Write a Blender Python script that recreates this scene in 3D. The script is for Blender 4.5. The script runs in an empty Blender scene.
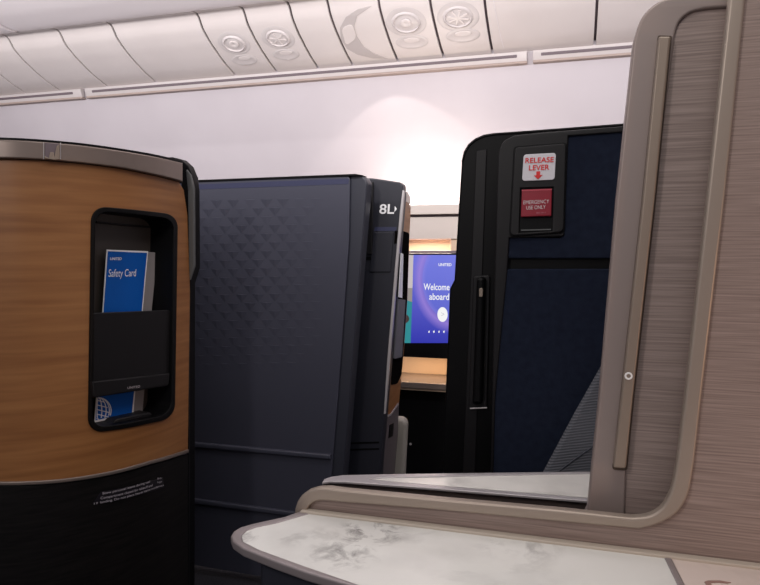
import bpy, bmesh, math, random
from mathutils import Vector, Matrix
random.seed(4)
S = bpy.context.scene
COL = S.collection

# ------------------------------------------------------------------ camera
FPX, W, H = 650.0, 760, 585
YAW, PITCH = math.radians(16.5), math.radians(3.74)
CAM = Vector((0, 0, 1.2))
FW = Vector((-math.sin(YAW)*math.cos(PITCH), math.cos(YAW)*math.cos(PITCH), -math.sin(PITCH)))
RT = Vector((math.cos(YAW), math.sin(YAW), 0))
UP = RT.cross(FW)
cd = bpy.data.cameras.new('camera'); cam = bpy.data.objects.new('camera', cd); COL.objects.link(cam)
m = Matrix((RT, UP, -FW)).transposed().to_4x4(); m.translation = CAM
cam.matrix_world = m
cd.sensor_fit = 'HORIZONTAL'; cd.sensor_width = 36; cd.lens = 36*FPX/W
cd.clip_start = 0.02
S.camera = cam

# ------------------------------------------------------------------ light and exposure
S.view_settings.view_transform = 'Standard'; S.view_settings.look = 'None'
S.view_settings.exposure = 0.0; S.view_settings.gamma = 1.0
wd = bpy.data.worlds.new('cabin_ambient'); S.world = wd; wd.use_nodes = True
bg = wd.node_tree.nodes['Background']; bg.inputs[0].default_value = (0.80, 0.75, 0.84, 1); bg.inputs[1].default_value = 0.27

def area(name, loc, target, sx, sy, power, color):
    l = bpy.data.lights.new(name, 'AREA'); l.shape = 'RECTANGLE'; l.size = sx; l.size_y = sy
    l.energy = power; l.color = color
    o = bpy.data.objects.new(name, l); COL.objects.link(o); o.location = loc
    o.rotation_euler = (Vector(target)-Vector(loc)).to_track_quat('-Z', 'Y').to_euler()
    return o
def spot(name, loc, target, power, color, deg, blend, rad):
    l = bpy.data.lights.new(name, 'SPOT'); l.energy = power; l.color = color
    l.spot_size = math.radians(deg); l.spot_blend = blend; l.shadow_soft_size = rad
    o = bpy.data.objects.new(name, l); COL.objects.link(o); o.location = loc
    o.rotation_euler = (Vector(target)-Vector(loc)).to_track_quat('-Z', 'Y').to_euler()
    return o
area('cabin_ceiling_light', (-0.7, 1.0, 2.75), (-0.9, 1.7, 0.9), 4.5, 0.6, 14, (1.0, 0.94, 0.95))
area('aisle_ceiling_light', (-0.72, -0.6, 2.0), (-0.6, 1.9, 1.0), 0.16, 0.3, 8, (1.0, 0.93, 0.90))
area('table_fill_light', (0.1, 0.35, 2.35), (0.25, 0.75, 0.7), 0.5, 0.4, 6, (1.0, 0.98, 0.94))  # added unseen fill from above, brightens the marble tables
area('veneer_warm_fill', (1.15, 0.35, 0.95), (0.6, 1.0, 0.85), 0.25, 0.25, 2.6, (1.0, 0.58, 0.34))  # added off-frame fill that warms the lower right veneer, not a fixture
area('sidewall_wash_light', (-1.2, 1.45, 2.02), (-1.2, 3.0, 2.5), 5.5, 0.12, 66, (1.0, 0.95, 0.96))
area('console_glow_light', (-0.74, 3.30, 1.36), (-0.76, 3.50, 1.60), 0.25, 0.05, 3.2, (1.0, 0.86, 0.73))
spot('seat_reading_light', (-0.93, 3.06, 2.25), (-0.90, 3.16, 1.50), 4.6, (1.0, 0.88, 0.78), 94, 0.10, 0.008)

# ------------------------------------------------------------------ materials
MATS = {}
def mat(name, col, rough=0.5, metal=0.0, emit=None, es=1.0, spec=None):
    if name in MATS: return MATS[name]
    M = bpy.data.materials.new(name); M.use_nodes = True
    b = M.node_tree.nodes['Principled BSDF']
    b.inputs['Base Color'].default_value = (*col, 1)
    b.inputs['Roughness'].default_value = rough; b.inputs['Metallic'].default_value = metal
    if spec is not None: b.inputs['Specular IOR Level'].default_value = spec
    if emit:
        b.inputs['Emission Color'].default_value = (*emit, 1); b.inputs['Emission Strength'].default_value = es
    MATS[name] = M
    return M
def nodes(M): return M.node_tree.nodes, M.node_tree.links, M.node_tree.nodes['Principled BSDF']
def noise_mat(name, c1, c2, scale, stretch, rough=0.5, detail=6, lo=0.35, hi=0.65, bump=0.0, spec=None, distort=0.0, metal=0.0, c3=None):
    M = mat(name, c1, rough, metal, spec=spec); N, L, b = nodes(M)
    tc = N.new('ShaderNodeTexCoord'); mp = N.new('ShaderNodeMapping'); mp.inputs['Scale'].default_value = stretch
    nz = N.new('ShaderNodeTexNoise'); nz.inputs['Scale'].default_value = scale; nz.inputs['Detail'].default_value = detail
    nz.inputs['Distortion'].default_value = distort
    cr = N.new('ShaderNodeValToRGB'); cr.color_ramp.elements[0].position = lo; cr.color_ramp.elements[1].position = hi
    cr.color_ramp.elements[0].color = (*c1, 1); cr.color_ramp.elements[1].color = (*c2, 1)
    if c3:
        e = cr.color_ramp.elements.new((lo+hi)/2); e.color = (*c3, 1)
    L.new(tc.outputs['Object'], mp.inputs[0]); L.new(mp.outputs[0], nz.inputs['Vector'])
    L.new(nz.outputs['Fac'], cr.inputs[0]); L.new(cr.outputs[0], b.inputs['Base Color'])
    if bump:
        bp = N.new('ShaderNodeBump'); bp.inputs['Strength'].default_value = bump; bp.inputs['Distance'].default_value = 0.002
        L.new(nz.outputs['Fac'], bp.inputs['Height']); L.new(bp.outputs[0], b.inputs['Normal'])
    return M

wall_m = noise_mat('lavender_wall_laminate', (0.57, 0.525, 0.555), (0.60, 0.555, 0.585), 3, (1, 1, 1), 0.55)
plastic_m = noise_mat('cream_ceiling_plastic', (0.76, 0.70, 0.68), (0.79, 0.73, 0.71), 4, (1, 1, 1), 0.32)
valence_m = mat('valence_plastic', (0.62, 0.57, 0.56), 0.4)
railshade_m = mat('shaded_rail_underside', (0.42, 0.33, 0.29), 0.5)  # tan shading under the valence rails, put into the colour
slot_m = mat('dark_slot', (0.16, 0.125, 0.14), 0.6)
bin_m = mat('bin_plastic', (0.82, 0.77, 0.78), 0.35)
vent_m = mat('vent_plastic', (0.68, 0.63, 0.62), 0.35)
wood_m = noise_mat('honey_wood_laminate', (0.225, 0.088, 0.024), (0.335, 0.148, 0.048), 2.6, (1.3, 1.3, 22), 0.45, detail=12, lo=0.30, hi=0.70, distort=0.3)
veneer_m = noise_mat('grey_brown_veneer', (0.20, 0.15, 0.132), (0.36, 0.28, 0.25), 4.0, (1.8, 1, 105), 0.42, detail=10, lo=0.3, hi=0.68, bump=0.06)
trim_m = mat('champagne_metal_trim', (0.36, 0.30, 0.25), 0.42, 0.4)
rim_m = mat('taupe_painted_metal', (0.30, 0.243, 0.222), 0.45, 0.25)
gold_m = mat('handle_metal', (0.29, 0.235, 0.19), 0.46, 0.4)
silver_m = mat('pale_silver_trim', (0.55, 0.52, 0.52), 0.35, 0.4)
rail_m = mat('brown_grey_rail_metal', (0.235, 0.19, 0.165), 0.38, 0.5)
black_m = noise_mat('black_textured_plastic', (0.003, 0.0025, 0.0025), (0.009, 0.0075, 0.007), 4, (3, 3, 40), 0.5, bump=0.15, spec=0.25)
bplastic_m = mat('black_plastic', (0.0025, 0.0025, 0.003), 0.45, spec=0.16)
charcoal_m = mat('charcoal_plastic', (0.0085, 0.008, 0.009), 0.45, spec=0.28)
grey_m = mat('grey_green_bumper', (0.10, 0.105, 0.105), 0.45)
pocketback_m = mat('pocket_grey_brown', (0.045, 0.038, 0.034), 0.5)
blue_m = mat('slate_blue_door_plastic', (0.050, 0.052, 0.074), 0.42)
bluedge_m = mat('dark_slate_edge_plastic', (0.030, 0.032, 0.044), 0.4)
navyband_m = mat('navy_band', (0.034, 0.038, 0.082), 0.4)
navy_m = noise_mat('navy_fabric', (0.009, 0.0125, 0.026), (0.012, 0.017, 0.034), 60, (1, 1, 1), 0.9, bump=0.3, spec=0.15)
white_m = mat('white_print', (0.85, 0.85, 0.85), 0.5)
dimwhite_m = mat('grey_print', (0.50, 0.46, 0.49), 0.5)
cardblue_m = noise_mat('card_blue', (0.001, 0.085, 0.40), (0.002, 0.105, 0.46), 3, (1, 1, 1), 0.5, spec=0.2)
cardgrey_m = mat('card_grey', (0.30, 0.28, 0.28), 0.5)
redprint_m = mat('red_print', (0.75, 0.02, 0.02), 0.5)
redflap_m = mat('dark_red_plastic', (0.27, 0.006, 0.022), 0.4)
placard_m = mat('white_placard', (0.72, 0.70, 0.74), 0.4)
cream_m = mat('cream_plastic', (0.62, 0.55, 0.50), 0.45)
warm_m = mat('warm_light_wood', (0.66, 0.50, 0.36), 0.45)
mauve_m = mat('mauve_grey_plastic', (0.12, 0.10, 0.105), 0.45)
pad_m = mat('beige_grey_leather', (0.33, 0.31, 0.27), 0.55)
carpet_m = noise_mat('dark_navy_carpet', (0.010, 0.010, 0.014), (0.02, 0.02, 0.028), 120, (1, 1, 1), 0.95, bump=0.4)

# woven ribbed seat fabric
seat_m = mat('ribbed_grey_fabric', (0.09, 0.095, 0.115), 0.9, spec=0.2); N, L, b = nodes(seat_m)
tc = N.new('ShaderNodeTexCoord'); mp = N.new('ShaderNodeMapping'); mp.inputs['Rotation'].default_value = (0, math.radians(12), 0)
wv = N.new('ShaderNodeTexWave'); wv.bands_direction = 'Z'; wv.inputs['Scale'].default_value = 55; wv.inputs['Distortion'].default_value = 0.6
cr = N.new('ShaderNodeValToRGB'); cr.color_ramp.elements[0].color = (0.085, 0.09, 0.105, 1); cr.color_ramp.elements[1].color = (0.155, 0.16, 0.18, 1)
L.new(tc.outputs['Object'], mp.inputs[0]); L.new(mp.outputs[0], wv.inputs['Vector']); L.new(wv.outputs['Fac'], cr.inputs[0]); L.new(cr.outputs[0], b.inputs['Base Color'])
bp = N.new('ShaderNodeBump'); bp.inputs['Strength'].default_value = 0.4; bp.inputs['Distance'].default_value = 0.002
L.new(wv.outputs['Fac'], bp.inputs['Height']); L.new(bp.outputs[0], b.inputs['Normal'])

def marble(name, base, vein, seed, amount=0.5, rough=0.22, spots=()):
    M = mat(name, base, rough); N, L, b = nodes(M)
    tc = N.new('ShaderNodeTexCoord'); mp = N.new('ShaderNodeMapping'); mp.inputs['Location'].default_value = (seed, seed*0.7, 0)
    n1 = N.new('ShaderNodeTexNoise'); n1.inputs['Scale'].default_value = 5.5; n1.inputs['Detail'].default_value = 10; n1.inputs['Distortion'].default_value = 0.5
    n1.inputs['Roughness'].default_value = 0.62
    # veins: |noise-0.5| small
    s = N.new('ShaderNodeMath'); s.operation = 'SUBTRACT'; s.inputs[1].default_value = 0.5
    a = N.new('ShaderNodeMath'); a.operation = 'ABSOLUTE'
    r = N.new('ShaderNodeMapRange'); r.inputs[1].default_value = 0.0; r.inputs[2].default_value = 0.055; r.inputs[3].default_value = 1; r.inputs[4].default_value = 0
    n2 = N.new('ShaderNodeTexNoise'); n2.inputs['Scale'].default_value = 3.2; n2.inputs['Detail'].default_value = 3
    r2 = N.new('ShaderNodeMapRange'); r2.inputs[1].default_value = 0.5; r2.inputs[2].default_value = 0.70
    mu = N.new('ShaderNodeMath'); mu.operation = 'MULTIPLY'
    n3 = N.new('ShaderNodeTexNoise'); n3.inputs['Scale'].default_value = 7; n3.inputs['Detail'].default_value = 8
    r3 = N.new('ShaderNodeMapRange'); r3.inputs[1].default_value = 0.45; r3.inputs[2].default_value = 0.75; r3.inputs[4].default_value = 0.35
    ad = N.new('ShaderNodeMath'); ad.operation = 'ADD'; ad.use_clamp = True
    sc = N.new('ShaderNodeMath'); sc.operation = 'MULTIPLY'; sc.inputs[1].default_value = amount
    mx = N.new('ShaderNodeMix'); mx.data_type = 'RGBA'; mx.inputs[6].default_value = (*base, 1); mx.inputs[7].default_value = (*vein, 1)
    L.new(tc.outputs['Object'], mp.inputs[0])
    for n in (n1, n2, n3): L.new(mp.outputs[0], n.inputs['Vector'])
    L.new(n1.outputs['Fac'], s.inputs[0]); L.new(s.outputs[0], a.inputs[0]); L.new(a.outputs[0], r.inputs[0])
    L.new(n2.outputs['Fac'], r2.inputs[0]); L.new(r.outputs[0], mu.inputs[0]); L.new(r2.outputs[0], mu.inputs[1])
    L.new(n3.outputs['Fac'], r3.inputs[0]); L.new(mu.outputs[0], ad.inputs[0]); L.new(r3.outputs[0], ad.inputs[1])
    L.new(ad.outputs[0], sc.inputs[0]); fac = sc.outputs[0]
    for (cx, cy, rad, amt) in spots:             # mottled grey flecks gathered round one place of the slab
        d1 = N.new('ShaderNodeVectorMath'); d1.operation = 'DISTANCE'; d1.inputs[1].default_value = (cx, cy, 0); L.new(tc.outputs['Object'], d1.inputs[0])
        q1 = N.new('ShaderNodeMapRange'); q1.inputs[1].default_value = rad; q1.inputs[2].default_value = 0; L.new(d1.outputs['Value'], q1.inputs[0])
        n4 = N.new('ShaderNodeTexNoise'); n4.inputs['Scale'].default_value = 34; n4.inputs['Detail'].default_value = 8; n4.inputs['Distortion'].default_value = 0.5; n4.inputs['Roughness'].default_value = 0.65
        L.new(mp.outputs[0], n4.inputs['Vector'])
        q2 = N.new('ShaderNodeMapRange'); q2.inputs[1].default_value = 0.47; q2.inputs[2].default_value = 0.66; q2.inputs[4].default_value = amt; L.new(n4.outputs['Fac'], q2.inputs[0])
        m1 = N.new('ShaderNodeMath'); m1.operation = 'MULTIPLY'; L.new(q1.outputs[0], m1.inputs[0]); L.new(q2.outputs[0], m1.inputs[1])
        m2 = N.new('ShaderNodeMath'); m2.operation = 'ADD'; m2.use_clamp = True; L.new(fac, m2.inputs[0]); L.new(m1.outputs[0], m2.inputs[1]); fac = m2.outputs[0]
    L.new(fac, mx.inputs[0]); L.new(mx.outputs[2], b.inputs['Base Color'])
    return M
marble_m = marble('white_grey_marble', (0.80, 0.78, 0.73), (0.20, 0.18, 0.17), 2.1, 0.9)
marble2_m = marble('pink_white_stone', (0.72, 0.62, 0.56), (0.50, 0.40, 0.37), 5.1, 0.4)

# ------------------------------------------------------------------ geometry helpers
def ray(px, py): return FW + RT*((px-W/2)/FPX) + UP*((H/2-py)/FPX)

class Flat:                                     # a flat board: origin, right, up, outward normal
    def __init__(s, o, u, v):
        s.o = Vector(o); s.u = Vector(u).normalized(); n = s.u.cross(Vector(v)).normalized(); s.n = n; s.v = n.cross(s.u)
        s.cut = None
    def uv(s, px, py):
        d = ray(px, py); t = (s.o-CAM).dot(s.n)/d.dot(s.n); p = CAM+d*t-s.o
        return p.dot(s.u), p.dot(s.v)
    def P(s, u, v, w): return s.o+s.u*u+s.v*v+s.n*w
def wallY(Y): return Flat((0, Y, 0), (1, 0, 0), (0, 0, 1))          # faces -Y, towards the aisle seat
def topZ(Z): return Flat((0, 0, Z), (1, 0, 0), (0, 1, 0))           # faces up

class Curved:                                    # an extruded profile; kind 'Z' = upright wall on a plan curve, 'X' = ceiling profile along the cabin
    def __init__(s, kind, pts):
        s.kind = kind; s.pts = [Vector(p) for p in pts]; s.s = [0]
        for a, b in zip(s.pts, s.pts[1:]): s.s.append(s.s[-1]+(b-a).length)
        s.cut = 0 if kind == 'Z' else 1
    def uv(s, px, py):
        d = ray(px, py)
        o2, d2 = ((CAM.x, CAM.y), (d.x, d.y)) if s.kind == 'Z' else ((CAM.y, CAM.z), (d.y, d.z))
        best = None
        for i in range(len(s.pts)-1):
            a, b = s.pts[i], s.pts[i+1]; e = b-a
            den = d2[0]*(-e.y)+d2[1]*e.x
            if abs(den) < 1e-9: continue
            rx, ry = a.x-o2[0], a.y-o2[1]
            t = (rx*(-e.y)+ry*e.x)/den; q = (d2[0]*ry-d2[1]*rx)/den
            lo = -9 if i == 0 else -1e-6; hi = 9 if i == len(s.pts)-2 else 1+1e-6
            if t > 0 and lo <= q <= hi and (best is None or t < best[0]): best = (t, s.s[i]+q*e.length)
        t, a = best; p = CAM+d*t
        return (a, p.z) if s.kind == 'Z' else (p.x, a)
    def at(s, a):
        i = 0
        while i < len(s.pts)-2 and a > s.s[i+1]: i += 1
        e = (s.pts[i+1]-s.pts[i]); q = (a-s.s[i])/e.length
        p = s.pts[i]+e*q
        def nrm(j):
            j0, j1 = max(j-1, 0), min(j+1, len(s.pts)-1); t = (s.pts[j1]-s.pts[j0]).normalized(); return Vector((t.y, -t.x))
        qq = min(max(q, 0), 1); n = (nrm(i)*(1-qq)+nrm(i+1)*qq).normalized()
        return p, n
    def P(s, u, v, w):
        if s.kind == 'Z':
            p, n = s.at(u); p = p+n*w; return Vector((p.x, p.y, v))
        p, n = s.at(v); p = p+n*w; return Vector((u, p.x, p.y))

def look(p):
    d = p-CAM; f = d.dot(FW); return W/2+FPX*d.dot(RT)/f, H/2-FPX*d.dot(UP)/f
def uvw(surf, px, py, w):                        # the spot on the raised face (w above the board) seen along this measured sight line
    u, v = surf.uv(px, py)
    if abs(w) < 1e-5: return u, v
    e = 1e-4
    for _ in range(3):
        a = look(surf.P(u, v, w)); b = look(surf.P(u+e, v, w)); c = look(surf.P(u, v+e, w))
        ja, jb, jc, jd = (b[0]-a[0])/e, (c[0]-a[0])/e, (b[1]-a[1])/e, (c[1]-a[1])/e
        det = ja*jd-jb*jc
        if abs(det) < 1e-6: break
        rx, ry = px-a[0], py-a[1]
        u += (rx*jd-jb*ry)/det; v += (ja*ry-jc*rx)/det
    return u, v

def rl(pts, n=8):                                # round corners of (x, y[, r]) polygons
    out = []; k = len(pts)
    for i, p in enumerate(pts):
        r = p[2] if len(p) > 2 else 0
        c = Vector(p[:2])
        if r <= 0: out.append((c.x, c.y)); continue
        a = Vector(pts[i-1][:2]); b = Vector(pts[(i+1) % k][:2])
        da = (a-c); db = (b-c)
        ra = min(r, da.length*0.499); rb = min(r, db.length*0.499)
        A = c+da.normalized()*ra; B = c+db.normalized()*rb
        for j in range(n+1):
            t = j/n
            # conic-like corner close to a circular arc
            w = 0.75; q = (A*(1-t)**2+c*2*w*t*(1-t)+B*t*t)/((1-t)**2+2*w*t*(1-t)+t*t)
            out.append((q.x, q.y))
    return out

def link(name, me, material, parent, smooth=35):
    me.name = name
    if material is not None: me.materials.clear(); me.materials.append(material)
    if parent is not None:
        root = parent; off = Vector((0, 0, 0))
        while root is not None: off += root.location; root = root.parent
        for v in me.vertices: v.co -= off
    if smooth is not None:
        me.polygons.foreach_set('use_smooth', [True]*len(me.polygons)); me.set_sharp_from_angle(angle=math.radians(smooth))
    o = bpy.data.objects.new(name, me); COL.objects.link(o)
    if parent is not None: o.parent = parent
    if smooth is not None and len(me.polygons) < 4000:
        wn = o.modifiers.new('weighted_normal', 'WEIGHTED_NORMAL'); wn.keep_sharp = True; wn.weight = 80
    return o

def plate_mesh(surf, loops, thick, bevel=0.0, w0=0.0, step=0.025):
    cu = bpy.data.curves.new('c', 'CURVE'); cu.dimensions = '2D'; cu.fill_mode = 'BOTH'
    for lp in loops:
        sp = cu.splines.new('POLY'); sp.points.add(len(lp)-1); sp.use_cyclic_u = True
        for k, (x, y) in enumerate(lp): sp.points[k].co = (x, y, 0, 1)
    cu.extrude = max(thick/2-bevel, 0.00005); cu.bevel_depth = bevel; cu.bevel_resolution = 2 if bevel else 0
    cu.offset = -bevel
    ob = bpy.data.objects.new('c', cu); me = bpy.data.meshes.new_from_object(ob)
    bpy.data.objects.remove(ob); bpy.data.curves.remove(cu)
    bm = bmesh.new(); bm.from_mesh(me)
    bmesh.ops.remove_doubles(bm, verts=bm.verts, dist=1e-6)
    if surf.cut is not None:
        c = surf.cut; vals = [v.co[c] for v in bm.verts]; lo, hi = min(vals), max(vals)
        x = math.floor(lo/step)*step+step
        while x < hi:
            co = [0, 0, 0]; co[c] = x; no = [0, 0, 0]; no[c] = 1
            bmesh.ops.bisect_plane(bm, geom=bm.verts[:]+bm.edges[:]+bm.faces[:], plane_co=co, plane_no=no)
            x += step
    for v in bm.verts: v.co = surf.P(v.co.x, v.co.y, w0-thick/2+v.co.z)
    bmesh.ops.recalc_face_normals(bm, faces=bm.faces)
    bm.to_mesh(me); bm.free()
    return me

def plate(name, material, parent, surf, loops, thick, bevel=0.0, w0=0.0, smooth=35):
    """loops are corner lists measured on the board's face; the first is the outline, the others are cut-outs"""
    L2 = [[uvw(surf, *p, w0) for p in rl(lp)] for lp in loops]
    return link(name, plate_mesh(surf, L2, thick, bevel, w0), material, parent, smooth)
def plate_uv(name, material, parent, surf, loops, thick, bevel=0.0, w0=0.0, smooth=35):
    return link(name, plate_mesh(surf, [rl(l) for l in loops], thick, bevel, w0), material, parent, smooth)

def strip(center, width):                         # offset a polyline into a closed band
    pts = [Vector(p) for p in center]; a, b = [], []
    for i, p in enumerate(pts):
        t = (pts[min(i+1, len(pts)-1)]-pts[max(i-1, 0)]).normalized(); n = Vector((-t.y, t.x))*width/2
        a.append(tuple(p+n)); b.append(tuple(p-n))
    return a+b[::-1]

def text(name, s, material, parent, surf, A, B, C, w0=0.001, bold=0.0, skew=0.0, spacing=1.0):
    """A left baseline, B right baseline, C top of the capital at the left"""
    cu = bpy.data.curves.new('t', 'FONT'); cu.body = s; cu.extrude = 0.0; cu.offset = bold; cu.space_character = spacing
    ob = bpy.data.objects.new('t', cu); me = bpy.data.meshes.new_from_object(ob)
    bpy.data.objects.remove(ob); bpy.data.curves.remove(cu)
    x0 = min(v.co.x for v in me.vertices); x1 = max(v.co.x for v in me.vertices); cap = 0.70
    a, b_, c = (Vector(uvw(surf, *p, w0)) for p in (A, B, C))
    for v in me.vertices:
        q = a+(b_-a)*((v.co.x-x0)/(x1-x0))+(c-a)*(v.co.y/cap)
        v.co = surf.P(q.x, q.y, w0)
    return link(name, me, material, parent, None)

def box_mesh(cx, cy, cz, sx, sy, sz, bev=0.0, rotz=0.0, seg=2):
    bm = bmesh.new(); bmesh.ops.create_cube(bm, size=1)
    for v in bm.verts: v.co = Vector((v.co.x*sx, v.co.y*sy, v.co.z*sz))
    if bev: bmesh.ops.bevel(bm, geom=bm.edges[:], offset=bev, segments=seg, affect='EDGES', profile=0.5)
    R = Matrix.Rotation(rotz, 3, 'Z')
    for v in bm.verts: v.co = R@v.co+Vector((cx, cy, cz))
    me = bpy.data.meshes.new('b'); bm.to_mesh(me); bm.free(); return me

def lathe_on(surf, px, py, prof, rx=1.0, ry=1.0, seg=32, w0=0.0):
    """a disc shape on a surface: prof = [(radius, height)]"""
    u0, v0 = uvw(surf, px, py, w0+prof[0][1]); bm = bmesh.new(); rings = []
    for r, h in prof:
        if r == 0: rings.append([bm.verts.new(surf.P(u0, v0, w0+h))]); continue
        rings.append([bm.verts.new(surf.P(u0+r*rx*math.cos(2*math.pi*k/seg), v0+r*ry*math.sin(2*math.pi*k/seg), w0+h)) for k in range(seg)])
    for A, B in zip(rings, rings[1:]):
        for k in range(seg):
            a = [A[k], A[(k+1) % seg]] if len(A) > 1 else [A[0]]
            c = [B[(k+1) % seg], B[k]] if len(B) > 1 else [B[0]]
            bm.faces.new(a+c)
    bmesh.ops.recalc_face_normals(bm, faces=bm.faces)
    me = bpy.data.meshes.new('l'); bm.to_mesh(me); bm.free(); return me

def join_meshes(ms):
    bm = bmesh.new()
    for me in ms: bm.from_mesh(me)
    out = bpy.data.meshes.new('j'); bm.to_mesh(out); bm.free()
    for me in ms: bpy.data.meshes.remove(me)
    return out

def thing(name, loc, label, cat, group=None):
    o = bpy.data.objects.new(name, None); COL.objects.link(o); o.location = loc; o.empty_display_size = 0.05
    o['label'] = label; o['category'] = cat
    if group: o['group'] = group
    return o
def tag(o, label, cat, group=None, kind=None):
    o['label'] = label; o['category'] = cat
    if group: o['group'] = group
    if kind: o['kind'] = kind
    return o
def struct(o, label=None):
    o['kind'] = 'structure'
    if label: o['label'] = label
    return o

# ================================================================== the cabin shell
fl = link('floor', box_mesh(-1.4, 1.1, -0.02, 11.0, 6.2, 0.04), carpet_m, None, None); struct(fl, 'dark carpeted cabin floor')

prof = [(3.46, 0.0), (3.52, 0.5), (3.53, 1.0), (3.50, 1.4), (3.44, 1.8), (3.385, 2.0), (3.345, 2.15), (3.335, 2.20)]
sidewall = Curved('X', [(y, z) for y, z in prof][::-1])
bm = bmesh.new(); rows = []
fine = []
for (a, b) in zip(prof, prof[1:]):
    for k in range(6): fine.append((a[0]+(b[0]-a[0])*k/6, a[1]+(b[1]-a[1])*k/6))
fine.append(prof[-1])
for x in (-6.8, 4.0):
    rows.append([bm.verts.new((x, y, z)) for y, z in fine]+[bm.verts.new((x, y+0.04, z)) for y, z in reversed(fine)])
for k in range(len(rows[0])):
    k2 = (k+1) % len(rows[0]); bm.faces.new((rows[0][k], rows[0][k2], rows[1][k2], rows[1][k]))
for r in rows: bm.faces.new(r)
bmesh.ops.recalc_face_normals(bm, faces=bm.faces)
me = bpy.data.meshes.new('w'); bm.to_mesh(me); bm.free()
struct(link('wall_left', me, wall_m, None, 60), 'pale lavender cabin sidewall')

# overhead service panels: profile from the valence up to the lip and its rolled edge
svc = Curved('X', [(2.895, 2.374), (2.93, 2.386), (2.955, 2.382), (2.971, 2.364), (2.998, 2.325), (3.07, 2.278), (3.16, 2.235), (3.235, 2.205), (3.35, 2.172)])
svc_len = svc.s[-1]
cuts = [(-60, 108), (32, 97), (65, 94), (111, 89), (158, 84), (236, 76), (277, 72), (318, 68), (352, 64), (397, 59), (443, 54.5), (492, 50), (595, 39.5), (720, 27)]
X = [svc.uv(*c)[0] for c in cuts]; X[0] = -4.6; X[-1] = 1.4
descr = ['plain overhead panel at the far left end of the ceiling row', 'plain narrow overhead panel, second from the left in the ceiling row',
 'plain narrow overhead panel above the joint between the two left valence rails', 'plain overhead panel just left of the widest lit one',
 'wide plain overhead panel with a soft bright patch, left of the first pair of vents', 'overhead panel carrying the leftmost round vent and lamp dimple',
 'overhead panel carrying the second round vent from the left', 'narrow plain overhead panel between the second vent and the crescent recess',
 'overhead panel with a crescent shaped recess', 'overhead panel with a ringed round vent just right of the crescent recess',
 'overhead panel with the rightmost round vent and its cross spokes', 'wide plain overhead panel right of the rightmost vent',
 'plain overhead panel partly hidden by the tall veneer door']
G_P = 'overhead service panels'
def V(px, py): return svc.uv(px, py)
vents = {5: ((234, 44), (244.5, 60), 0), 6: ((278, 38.5), (286, 54.5), 1), 9: ((406, 23), (412, 42), 2), 10: ((458, 17.5), (463, 35.5), 3)}
for i in range(len(X)-1):
    g = 0.006; x0, x1 = X[i]+g, X[i+1]-g
    t = thing('passenger_service_unit', ((x0+x1)/2, 3.33, 2.17), descr[i], 'ceiling panel', G_P)
    plate_uv('panel_shell', plastic_m, t, svc, [[(x0, 0.004), (x1, 0.004), (x1, svc_len-0.01), (x0, svc_len-0.01)]], 0.014, 0.002, 0.0)
    if i in vents:
        (a, b, style) = vents[i]
        big = 1.0 if i < 8 else 1.12
        ring = link('air_vent', lathe_on(svc, a[0], a[1], [(0.088*big, 0.0003), (0.080*big, 0.003), (0.064*big, 0.001), (0.060*big, 0.007), (0.054*big, 0.009), (0.050*big, 0.002), (0.030*big, 0.003), (0.026*big, 0.006), (0.0, 0.007)], 1, 0.88), vent_m, t, 50)
        u0, v0 = svc.uv(*a)
        if style in (1, 3):
            for k in range(4 if style == 3 else 3):
                an = k*math.pi/(4 if style == 3 else 3)+0.3
                c, s_ = math.cos(an)*0.045*big, math.sin(an)*0.037*big
                plate_uv('vent_spoke', plastic_m, ring, svc, [strip([(u0-c, v0-s_), (u0+c, v0+s_)], 0.007)], 0.004, 0, 0.008)
        else:
            link('vent_nozzle', lathe_on(svc, a[0], a[1], [(0.026, 0.005), (0.024, 0.011), (0.014, 0.012), (0.010, 0.009), (0, 0.009)], 1, 0.85, w0=0.0), plastic_m, ring, 50)
        lamp = link('reading_lamp', lathe_on(svc, b[0], b[1], [(0.074*big, 0.0003), (0.066*big, 0.004), (0.050*big, 0.002), (0.034*big, 0.0005), (0, 0.0008)], 1, 0.6), vent_m, t, 50)
        link('lamp_bezel', lathe_on(svc, b[0], b[1]-2, [(0.036*big, 0.001), (0.034*big, 0.004), (0.0, 0.004)], 1, 0.4), plastic_m, lamp, 50)
    if i == 8:      # crescent recess
        pts = [(372, 6), (358, 9), (346, 17), (340, 28), (341, 40), (347, 49), (358, 55), (373, 58.5), (388, 58.5), (375, 54), (364, 47), (357, 37), (354, 27), (357, 16)]
        plate('crescent_recess', mat('recess_plastic', (0.56, 0.51, 0.50), 0.4), t, svc, [[(x, y) for x, y in pts]], 0.004, 0.001, 0.003)
        u0, v0 = svc.uv(348, 33)
        plate('crescent_latch', plastic_m, t, svc, [[(341, 28, 5), (352, 24, 4), (357, 38, 5), (346, 46, 4)]], 0.004, 0.001, 0.0055)
    if i == 11:
        plate('seam_line', bin_m, t, svc, [strip([(492.5, -6), (496, 14), (503.5, 47.5)], 0.7)], 0.002, 0, 0.0012)
# dark backing behind the panel gaps
struct(plate_uv('trim_1', slot_m, None, svc, [[(-4.6, 0.03), (1.4, 0.03), (1.4, svc_len), (-4.6, svc_len)]], 0.01, 0, -0.022), 'dark channel behind the overhead panels')

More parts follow.
